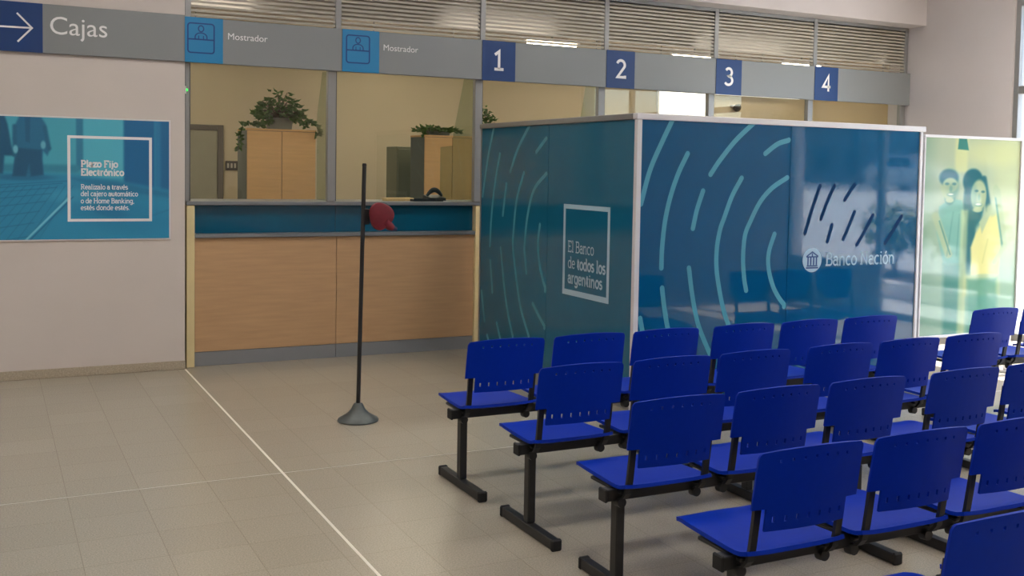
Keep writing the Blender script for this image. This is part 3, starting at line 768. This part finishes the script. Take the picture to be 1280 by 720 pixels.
class Paint:
    def __init__(s, x, y, base): s.x = x; s.y = y; s.c = np.tile(np.array(base, float), (len(x), 1))
    def mix(s, m, col): s.c += (np.array(col, float)-s.c)*m[:, None]
    def ell(s, cx, cy, rx, ry, col, soft=.12, a=1, rot=0):
        dx, dy = s.x-cx, s.y-cy; cr, sr = math.cos(rot), math.sin(rot)
        d = np.sqrt(((dx*cr+dy*sr)/rx)**2+((-dx*sr+dy*cr)/ry)**2); s.mix(a*(1-sm(1-soft, 1+soft, d)), col)
    def rect(s, x0, x1, y0, y1, col, soft=1.0, a=1):
        m = sm(x0-soft, x0+soft, s.x)*(1-sm(x1-soft, x1+soft, s.x))*sm(y0-soft, y0+soft, s.y)*(1-sm(y1-soft, y1+soft, s.y)); s.mix(m*a, col)
    def poly(s, pts, col, soft=1.0, a=1):
        ins = np.zeros(len(s.x), bool); dist = np.full(len(s.x), 1e9); n = len(pts)
        for k in range(n):
            x0, y0 = pts[k]; x1, y1 = pts[(k+1) % n]
            if y0 != y1:
                cnd = ((y0 > s.y) != (y1 > s.y)) & (s.x < (x1-x0)*(s.y-y0)/(y1-y0)+x0); ins ^= cnd
            L = max((x1-x0)**2+(y1-y0)**2, 1e-9); t = np.clip(((s.x-x0)*(x1-x0)+(s.y-y0)*(y1-y0))/L, 0, 1)
            dist = np.minimum(dist, np.hypot(s.x-x0-t*(x1-x0), s.y-y0-t*(y1-y0)))
        d = np.where(ins, -dist, dist); s.mix(a*(1-sm(-soft, soft, d)), col)
    def line(s, x0, y0, x1, y1, wd, col, a=1, soft=.6):
        L = max((x1-x0)**2+(y1-y0)**2, 1e-9); t = np.clip(((s.x-x0)*(x1-x0)+(s.y-y0)*(y1-y0))/L, 0, 1)
        d = np.hypot(s.x-x0-t*(x1-x0), s.y-y0-t*(y1-y0)); s.mix(a*(1-sm(wd/2-soft, wd/2+soft, d)), col)

PX0, PX1, PZ0, PZ1 = -.52, 1.2609, 1.0544, 1.9708
def poster_paint(u, v):
    X = PX0+u*(PX1-PX0); x = (X-.0736)/(1.2609-.0736)*211; y = 299-v*151      # in photo-pixel-like units
    P = Paint(x, y, (46, 138, 166))
    P.mix(sm(0, 150, x)*.25, (70, 160, 180))
    P.rect(-200, 96, 100, 216, (62, 150, 172), 3); P.rect(92, 101, 100, 212, (38, 112, 146), 1.5)
    P.rect(101, 152, 100, 222, (72, 162, 184), 2); P.rect(152, 192, 100, 236, (18, 92, 140), 2.5); P.rect(192, 230, 100, 240, (34, 112, 156), 3)
    P.rect(200, 230, 100, 250, (22, 92, 138), 3)
    P.rect(-200, 96, 206, 216, (44, 122, 150), 3)
    P.poly([(-150, 216), (100, 218), (211, 236), (230, 240), (230, 330), (-150, 330)], (36, 124, 162), 4)
    P.poly([(84, 222), (140, 226), (211, 240), (211, 246), (120, 236)], (28, 106, 146), 3, .8)
    P.ell(150, 270, 70, 20, (26, 104, 146), .5, .6, .2); P.ell(95, 245, 40, 9, (60, 148, 180), .5, .5)
    P.line(170, 276, 211, 262, 2, (20, 88, 130), .6, 2); P.ell(135, 266, 22, 6, (16, 84, 128), .5, .6, .2)
    # paving joints running off towards the walkers
    for k in range(9):
        yy = 236+k*k*1.15+k*3; P.line(-60-k*3, yy, 82-k*7, yy-10-k*1.2, 1.2, (22, 92, 130), .55)
    for k in range(-4, 9): P.line(12+k*9.5, 232, -62+k*13, 305, 1.2, (22, 92, 130), .4)
    P.line(84, 246, 28, 302, 2.6, (120, 190, 206), .8); P.line(88, 246, 33, 302, 1.4, (22, 90, 130), .8)
    P.poly([(88, 250), (36, 306), (215, 306), (215, 250)], (34, 130, 170), 3, .45)
    # two walkers in suits, cut off at the shoulders by the poster's top edge
    dk = (22, 78, 112); md = (30, 98, 134)
    P.ell(28, 222, 34, 4, (26, 96, 134), .5, .8)
    P.poly([(27, 140), (45, 140), (55, 156), (57, 176), (61, 186), (57, 195), (52, 190), (50, 200), (52, 218), (16, 220), (18, 200), (20, 186), (16, 176), (18, 160)], md, 2)
    P.poly([(20, 186), (50, 188), (52, 219), (37, 221), (35, 206), (31, 221), (15, 221)], dk, 2)
    P.poly([(30, 140), (37, 140), (36, 180), (31, 178)], dk, 1.5, .7)
    P.line(18, 160, 18, 195, 5, (26, 88, 122), .9, 2); P.line(54, 160, 59, 186, 5, (26, 88, 122), .9, 2)
    P.ell(19, 188, 3, 5, (110, 180, 196), .4, .8); P.ell(52, 182, 3, 5, (110, 180, 196), .4, .7)
    P.poly([(-34, 140), (4, 140), (10, 158), (14, 182), (17, 196), (6, 196), (4, 218), (-32, 220), (-34, 180)], dk, 2)
    P.poly([(-18, 140), (-8, 140), (-10, 176), (-15, 176)], (120, 186, 200), 1.5, .8)
    P.mix((sm(0, 1, np.random.RandomState(3).rand(len(x)))-.5)*.03, (120, 200, 220))
    return np.clip(P.c*1.10+6, 0, 255)
po = empty('poster', (PX0, -.012, PZ0)); tag(po, 'wide teal poster of suited walkers on paving reading Plazo Fijo Electrónico', 'poster')
box('backing', 'alu_white', -.012, PX1-PX0+.012, 0, .011, -.012, PZ1-PZ0+.012, po, .002)
grid_print('picture', 'poster', po, PX1-PX0, PZ1-PZ0, 420, 220, poster_paint)
def pq(px, py): a = at(px, py, 1, -.013); return (a.x-PX0, a.z-PZ0)
fa, fb = pq(84, 169), pq(190, 276.5)
bm = bmesh.new(); fp = lambda u, v: (u, -.0022, v); t_ = .021
for r in ((fa[0], fb[0], fa[1]-t_, fa[1]), (fa[0], fb[0], fb[1], fb[1]+t_), (fa[0], fa[0]+t_, fb[1]+t_, fa[1]-t_), (fb[0]-t_, fb[0], fb[1]+t_, fa[1]-t_)):
    bm.faces.new([bm.verts.new(fp(a, b)) for a, b in ((r[0], r[2]), (r[1], r[2]), (r[1], r[3]), (r[0], r[3]))])
build('printed_frame', bm, 'white_print', po)
def fitline(s, xa, ya, xb, size, wt): a = pq(xa, ya); b = pq(xb, ya); return (s, a[0], a[1], size, wt, (b[0]-a[0])/(text_w(s)*size))
slab_text('headline', [fitline('Plazo Fijo', 101, 208.5, 147.5, .068, .17), fitline('Electrónico', 101, 219, 155, .068, .17)], 'white_print', po, fp)
slab_text('lettering', [fitline('Realizalo a través', 101, 236.5, 160, .052, .11), fitline('del cajero automático', 101, 245, 172.5, .052, .11), fitline('o de Home Banking,', 101, 254, 168, .052, .11), fitline('estés donde estés.', 101, 262.5, 162.5, .052, .11)], 'white_print', po, fp)

# ---- photo panel right of the screen
QX0, QX1 = 6.56, 7.70; QZ0, QZ1 = .345, 1.985
def panel_paint(u, v):
    x = 1152+u*123; y = 420-v*248
    P = Paint(x, y, (180, 196, 166))
    P.mix(sm(170, 420, y)*.6, (112, 168, 154)); P.mix((1-sm(1150, 1175, x))*.5, (120, 160, 140))
    P.rect(1190, 1206, 160, 215, (216, 222, 160), 3, .7); P.ell(1262, 240, 22, 90, (206, 214, 166), .5, .6); P.ell(1240, 190, 40, 16, (214, 220, 160), .6, .6)
    P.poly([(1194, 172), (1204, 172), (1207, 187), (1193, 186)], (70, 140, 130), 1)
    hair = (44, 108, 118); skin = (176, 196, 158); shade = (96, 152, 142); top = (222, 220, 150); shirt = (128, 184, 172)
    # man
    P.poly([(1172, 258), (1186, 248), (1200, 250), (1206, 262), (1206, 330), (1180, 330), (1170, 290)], shirt, 2)
    P.line(1168, 270, 1186, 318, 9, skin, .9, 2); P.line(1173, 276, 1188, 318, 2, shade, .8)
    P.ell(1185, 246, 7, 10, shade, .2); P.ell(1184, 229, 11.5, 21, skin, .15); P.ell(1191, 232, 5, 16, shade, .6, .6)
    P.ell(1183, 222, 12, 11, hair, .2); P.ell(1185, 231, 9.5, 9, skin, .2); P.ell(1181, 229.5, 2.6, 1.7, hair, .6, .75); P.ell(1190, 229.5, 2.6, 1.7, hair, .6, .75); P.ell(1188, 238, 6, 9, shade, .9, .3)
    P.ell(1186, 236, 1.8, 4, shade, .7, .6); P.ell(1186, 243, 4.4, 2.0, shade, .5, .8); P.ell(1186, 242.6, 3.4, 1.1, (230, 234, 220), .5, .9); P.ell(1185, 250, 5, 3, skin, .3)
    P.line(1190, 265, 1184, 320, 1.6, shade, .5, 1.5); P.line(1198, 268, 1196, 320, 1.6, shade, .5, 1.5)
    # woman
    P.ell(1216, 250, 13.5, 36, hair, .15); P.ell(1212, 300, 8, 40, hair, .3); P.ell(1214, 226, 13, 16, hair, .15); P.line(1228, 222, 1236, 262, 7, hair, .95, 2)
    P.poly([(1220, 292), (1238, 262), (1250, 258), (1254, 290), (1252, 345), (1216, 345), (1214, 310)], top, 2)
    P.poly([(1224, 278), (1236, 262), (1238, 268), (1228, 292)], skin, 1.5); P.ell(1240, 262, 8, 8, skin, .4)
    P.ell(1222, 244, 10, 20, skin, .15); P.ell(1216, 246, 4, 16, shade, .6, .5); P.ell(1219, 238, 2.4, 1.6, hair, .6, .75); P.ell(1227.5, 239, 2.4, 1.6, hair, .6, .75)
    P.ell(1222.5, 246, 1.7, 4.5, shade, .7, .55); P.ell(1222, 255.5, 4.8, 2.4, shade, .5, .8); P.ell(1222, 255, 3.8, 1.4, (236, 238, 224), .5, .9); P.ell(1221, 262, 6, 3, skin, .4)
    P.line(1246, 238, 1258, 310, 9, skin, .85, 2); P.line(1243, 240, 1256, 310, 2.4, shade, .85, 1.2); P.line(1258, 310, 1246, 330, 7, skin, .8, 2); P.ell(1244, 238, 4, 8, skin, .3)
    P.line(1236, 300, 1230, 330, 1.5, (190, 196, 130), .5, 1.5)
    # lower: legs and blurred foreground
    P.poly([(1206, 345), (1252, 345), (1254, 372), (1204, 372)], (196, 206, 150), 4, .7)
    P.poly([(1180, 330), (1206, 330), (1204, 425), (1182, 425)], (62, 136, 128), 4, .8); P.poly([(1210, 350), (1250, 350), (1252, 425), (1214, 425)], (74, 146, 132), 4, .7)
    P.rect(1200, 1209, 262, 425, (204, 214, 160), 2.5, .6)
    return np.clip(P.c, 0, 255)
pp = empty('picture_panel', (QX0, BY, 0)); tag(pp, 'pale green framed photo panel of a smiling couple beside the blue screen', 'poster panel')
W = QX1-QX0
box('backing', 'alu_white', .02, W-.02, .004, .024, QZ0+.02, QZ1-.02, pp)
g = grid_print('picture', 'poster_panel', pp, W-.036, QZ1-QZ0-.036, 260, 360, panel_paint, 0.003); g.location = (.018, 0, QZ0+.018)
box('frame_rail', 'alu_white', 0, W, -.012, .03, QZ1-.022, QZ1, pp, .003); box('frame_rail', 'alu_white', 0, W, -.012, .03, QZ0, QZ0+.024, pp, .003)
box('frame_stile', 'alu_white', 0, .018, -.012, .03, QZ0+.024, QZ1-.022, pp, .003); box('frame_stile', 'alu_white', W-.018, W, -.012, .03, QZ0+.024, QZ1-.022, pp, .003)
for x in (.04, W-.08):
    lg_ = box('leg', 'alu_white', x, x+.04, .0, .04, 0.02, QZ0, pp, .003); box('foot', 'alu_white', x-.02, x+.06, -.2, .24, 0, .02, lg_, .003)

# ================================================================== queue pole
b = at(447.5, 526, 2, 0)
t = empty('queue_pole', (b.x, b.y, 0)); tag(t, 'thin black queue pole on a grey bell-shaped base before the counter', 'pole')
bm = bmesh.new(); bm_lathe(bm, [(0, 0), (.128, 0), (.132, .008), (.126, .02), (.10, .034), (.07, .052), (.045, .078), (.034, .105), (.026, .118), (0, .12)], 36); build('base', bm, 'stand_base', t, True)
bm = bmesh.new(); bm_tube(bm, [(0, 0, .11), (.028, 0, 1.654)], .0135, 14); pl = build('pole', bm, 'black', t, True)
bm = bmesh.new(); bm_tube(bm, [(.028, 0, 1.654), (.0282, 0, 1.668)], [.0155, .012], 14); build('cap', bm, 'rubber', pl, True)
box('bracket', 'black', .022, .062, -.016, .016, 1.275, 1.375, t, .004)
t = empty('hanging_paddle', (b.x+.052, b.y-.046, 1.24)); tag(t, 'dark red rounded paddle hanging on the black queue pole', 'paddle')
out = []
for k in range(40):
    a = 2*math.pi*k/40; r = .082+.006*math.sin(3*a+1); out.append((.075+r*math.cos(a)*1.0, .092+r*1.08*math.sin(a)))
bm = bmesh.new(); rings = []
for (s_, d_) in ((.80, -.026), (.95, -.018), (1, 0), (.95, .018), (.80, .026)):
    rings.append([bm.verts.new((.07+(u-.07)*s_, d_, .092+(v-.092)*s_)) for u, v in out])
for A, B in zip(rings, rings[1:]):
    for k in range(40): bm.faces.new((A[k], A[(k+1) % 40], B[(k+1) % 40], B[k]))
bm.faces.new(rings[0]); bm.faces.new(rings[-1][::-1]); build('blade', bm, 'red', t, True)
bm = bmesh.new(); bm_tube(bm, [(.10, 0, .055), (.138, 0, .022), (.158, 0, .012)], [.036, .026, .018], 12); build('handle', bm, 'red', t, True)
bm = bmesh.new(); bm_tube(bm, [(.158, 0, .012), (.180, 0, .004)], [.018, .012], 12); build('handle_tip', bm, 'dark_blue', t, True)

# ================================================================== waiting benches
PS = .484; SW = .442
def bench():
    t = empty('waiting_bench')
    bx0, bx1 = -.025, 3*PS-.05
    bmm = box('beam', 'black', bx0+.012, bx1-.012, -.025, .025, .368, .414, t, .003)
    for x in (bx0, bx1-.014): box('end_cap', 'rubber', x, x+.014, -.028, .028, .365, .417, bmm, .004)
    for lx in (.05, 3*PS-.17):
        box('leg', 'black', lx-.019, lx+.019, -.024, .024, .05, .367, t, .004)
        ft = box('foot', 'black', lx-.021, lx+.021, -.255, .25, .004, .048, t, .003)
        for (a, c_) in ((-.275, -.255), (.25, .27)): box('rubber_cap', 'rubber', lx-.025, lx+.025, a, c_, 0, .052, ft, .006)
    # seat: dished shell
    def seat_mesh():
        bm = bmesh.new(); nx, ny = 14, 16; vs = []
        for j in range(ny+1):
            v = j/ny; y = -.098+v*.455; row = []
            for i in range(nx+1):
                u = i/nx; x = (u-.5)
                inset = .012*(abs(v-.5)*2)**6
                wx = (SW-.075*v)*.5-inset-.008
                yy = y+(.02*(1-(2*x)**2) if v > .85 else 0)*(v-.85)/.15
                z = .429-.010*math.cos(x*math.pi)*math.sin(min(1, v*1.1)*math.pi)
                z += .004*(1-v) - .010*max(0, (v-.86)/.14)**2 + (.012*max(0, (.14-v)/.14)**2)
                z += .006*(abs(2*x))**4
                row.append(bm.verts.new((SW/2+x*2*wx, yy, z)))
            vs.append(row)
        for j in range(ny):
            for i in range(nx): bm.faces.new((vs[j][i], vs[j][i+1], vs[j+1][i+1], vs[j+1][i]))
        bmesh.ops.recalc_face_normals(bm, faces=bm.faces)
        bmesh.ops.solidify(bm, geom=bm.faces[:], thickness=.014)
        return bm
    def back_mesh():
        bm = bmesh.new()
        # columns: margins plus seven vent slots
        slots = [(.5+(k-3)*.105) for k in range(7)]
        us = [0, .012, .035, .12]
        for s_ in slots: us += [s_-.010, s_+.010]
        us += [.88, .965, .988, 1]
        us = sorted(us)
        zs = [0, .02, .03, .05, .065, .078, .10, .14, .18, .215, .232, .243, .258, .268, .274]   # height above the lower edge
        Z0, Ht = .520, .274
        vs = {}
        def pt(u, zz):
            f = zz/Ht; x = (u-.5)
            hw_ = SW/2*(.978-.012*max(0, f-.35))
            if f > .93: hw_ -= .011*((f-.93)/.07)**2
            X = SW/2+x*2*hw_
            Y = -.122-.036*f-.006*f*f - .024*math.cos(x*math.pi*.98)
            Z = Z0+zz-.012*(2*x)**2*f
            return (X, Y, Z)
        def on_face(i, j):
            u0, u1, z0, z1 = us[i], us[i+1], zs[j], zs[j+1]
            um, zm = (u0+u1)/2, (z0+z1)/2
            if zm < .078 and (um < .12 or um > .88): return False      # lower corners cut back inside the uprights
            if any(abs(um-s_) < .005 for s_ in slots) and (.03 < zm < .05 or .232 < zm < .243): return False
            return True
        for i in range(len(us)-1):
            for j in range(len(zs)-1):
                if not on_face(i, j): continue
                q = []
                for (a, b_) in ((i, j), (i+1, j), (i+1, j+1), (i, j+1)):
                    if (a, b_) not in vs: vs[(a, b_)] = bm.verts.new(pt(us[a], zs[b_]))
                    q.append(vs[(a, b_)])
                bm.faces.new(q)
        bmesh.ops.recalc_face_normals(bm, faces=bm.faces)
        bmesh.ops.solidify(bm, geom=bm.faces[:], thickness=.009)
        return bm
    sm_ = build('seat', seat_mesh(), 'blue', t, True); bk_ = build('backrest', back_mesh(), 'blue', t, True)
    parts = [sm_, bk_]
    for ux in (.045, SW-.045):
        bm = bmesh.new()
        path = [(-.030, .376), (-.062, .385), (-.084, .41), (-.096, .46), (-.108, .54), (-.120, .63), (-.126, .68)]
        A = [];
        for (y_, z_) in path:
            A.append([bm.verts.new((ux+dx, y_+dy+.006, z_)) for dx, dy in ((-.013, -.007), (.013, -.007), (.013, .007), (-.013, .007))])
        for P_, Q_ in zip(A, A[1:]):
            for k in range(4): bm.faces.new((P_[k], P_[(k+1) % 4], Q_[(k+1) % 4], Q_[k]))
        bm.faces.new(A[0]); bm.faces.new(A[-1])
        parts.append(build('upright', bm, 'black', t))
        bm = bmesh.new(); bm_box(bm, ux-.013, ux+.013, -.05, .19, .398, .412, .003); parts.append(build('seat_bracket', bm, 'black', t))
        bm = bmesh.new(); bm_tube(bm, [(ux, -.040, .362), (ux, -.01, .362)], [.019, .022], 16); parts.append(build('bolt_knob', bm, 'black', t, True))
    for k in (1, 2):
        for p_ in parts:
            c_ = p_.copy(); COL.objects.link(c_); c_.parent = t; c_.location.x += PS*k
    return t
proto = bench()
front_txt = ['nearest the blue screen']
spots = [(2.10, -3.90, 'blue three-seat bench with black legs, first row behind the screen corner, beside the aisle floor'),
         (3.60, -3.90, 'blue three-seat bench in the first row, directly in front of the Banco Nación lettering'),
         (5.67, -3.90, 'blue bench standing alone before the pale green couple panel'),
         (2.112, -4.665, 'blue three-seat bench at the aisle end of the second row from the screen'),
         (3.625, -4.665, 'blue three-seat bench in the second row from the screen, away from the aisle'),
         (2.122, -5.42, 'blue three-seat bench at the aisle end of the third row from the screen'),
         (3.67, -5.425, 'blue three-seat bench in the third row from the screen, away from the aisle'),
         (2.098, -6.205, 'blue three-seat bench at the aisle end of the fourth row from the screen'),
         (2.112, -6.95, 'blue bench in the rearmost row, farthest from the screen')]
for i, (x, y, l) in enumerate(spots):
    o = proto if i == 0 else copy_tree(proto)
    o.location = (x, y, 0); tag(o, l, 'bench', 'blue waiting benches in rows')

# ================================================================== added office fill lights, hall ceiling lamps
for x in (-1.5, 1.5, 4.5, 7.5, 10.2, 12.5):
    t = empty('pendant_fill', (x, 3.3, 3.0)); tag(t, 'long warm fill light added unseen in the office behind the counter', 'lamp', 'office hanging fill lights')  # added to brighten the back wall, hidden behind the sign band
    box('diffuser', 'office_fill', -.6, .6, -.09, .09, 0, .06, t, .01); box('fitting', 'alu_white', -.62, .62, -.1, .1, .062, .1, t, .004)
    for k in (-.5, .5): box('suspension', 'alu', k-.006, k+.006, -.006, .006, .1, .45, t)
    t = empty('office_fill', (x, .75, 3.45)); tag(t, 'long warm fill light added unseen at the office ceiling', 'lamp', 'office ceiling fill lights')  # added to brighten the office, set where the louvres keep it unseen
    box('diffuser', 'office_fill', -.6, .6, -.13, .13, -.03, -.004, t)
    for a in ((-.63, .63, -.16, -.135), (-.63, .63, .135, .16), (-.63, -.605, -.135, .135), (.605, .63, -.135, .135)): box('frame', 'alu_white', *a, -.04, 0, t)
# hall
for x in (-1.5, 1.5, 4.5, 7.5):
    for y in (-2.2, -5.8, -9.4):
        t = empty('ceiling_lamp', (x, y, ZC)); tag(t, 'square recessed ceiling lamp over the waiting hall', 'lamp', 'hall ceiling lamps')
        box('diffuser', 'lamp_diffuser', -.28, .28, -.28, .28, -.02, -.004, t); 
        for a in ((-.31, .31, -.31, -.285), (-.31, .31, .285, .31), (-.31, -.285, -.285, .285), (.285, .31, -.285, .285)): box('frame', 'alu_white', *a, -.03, 0, t)
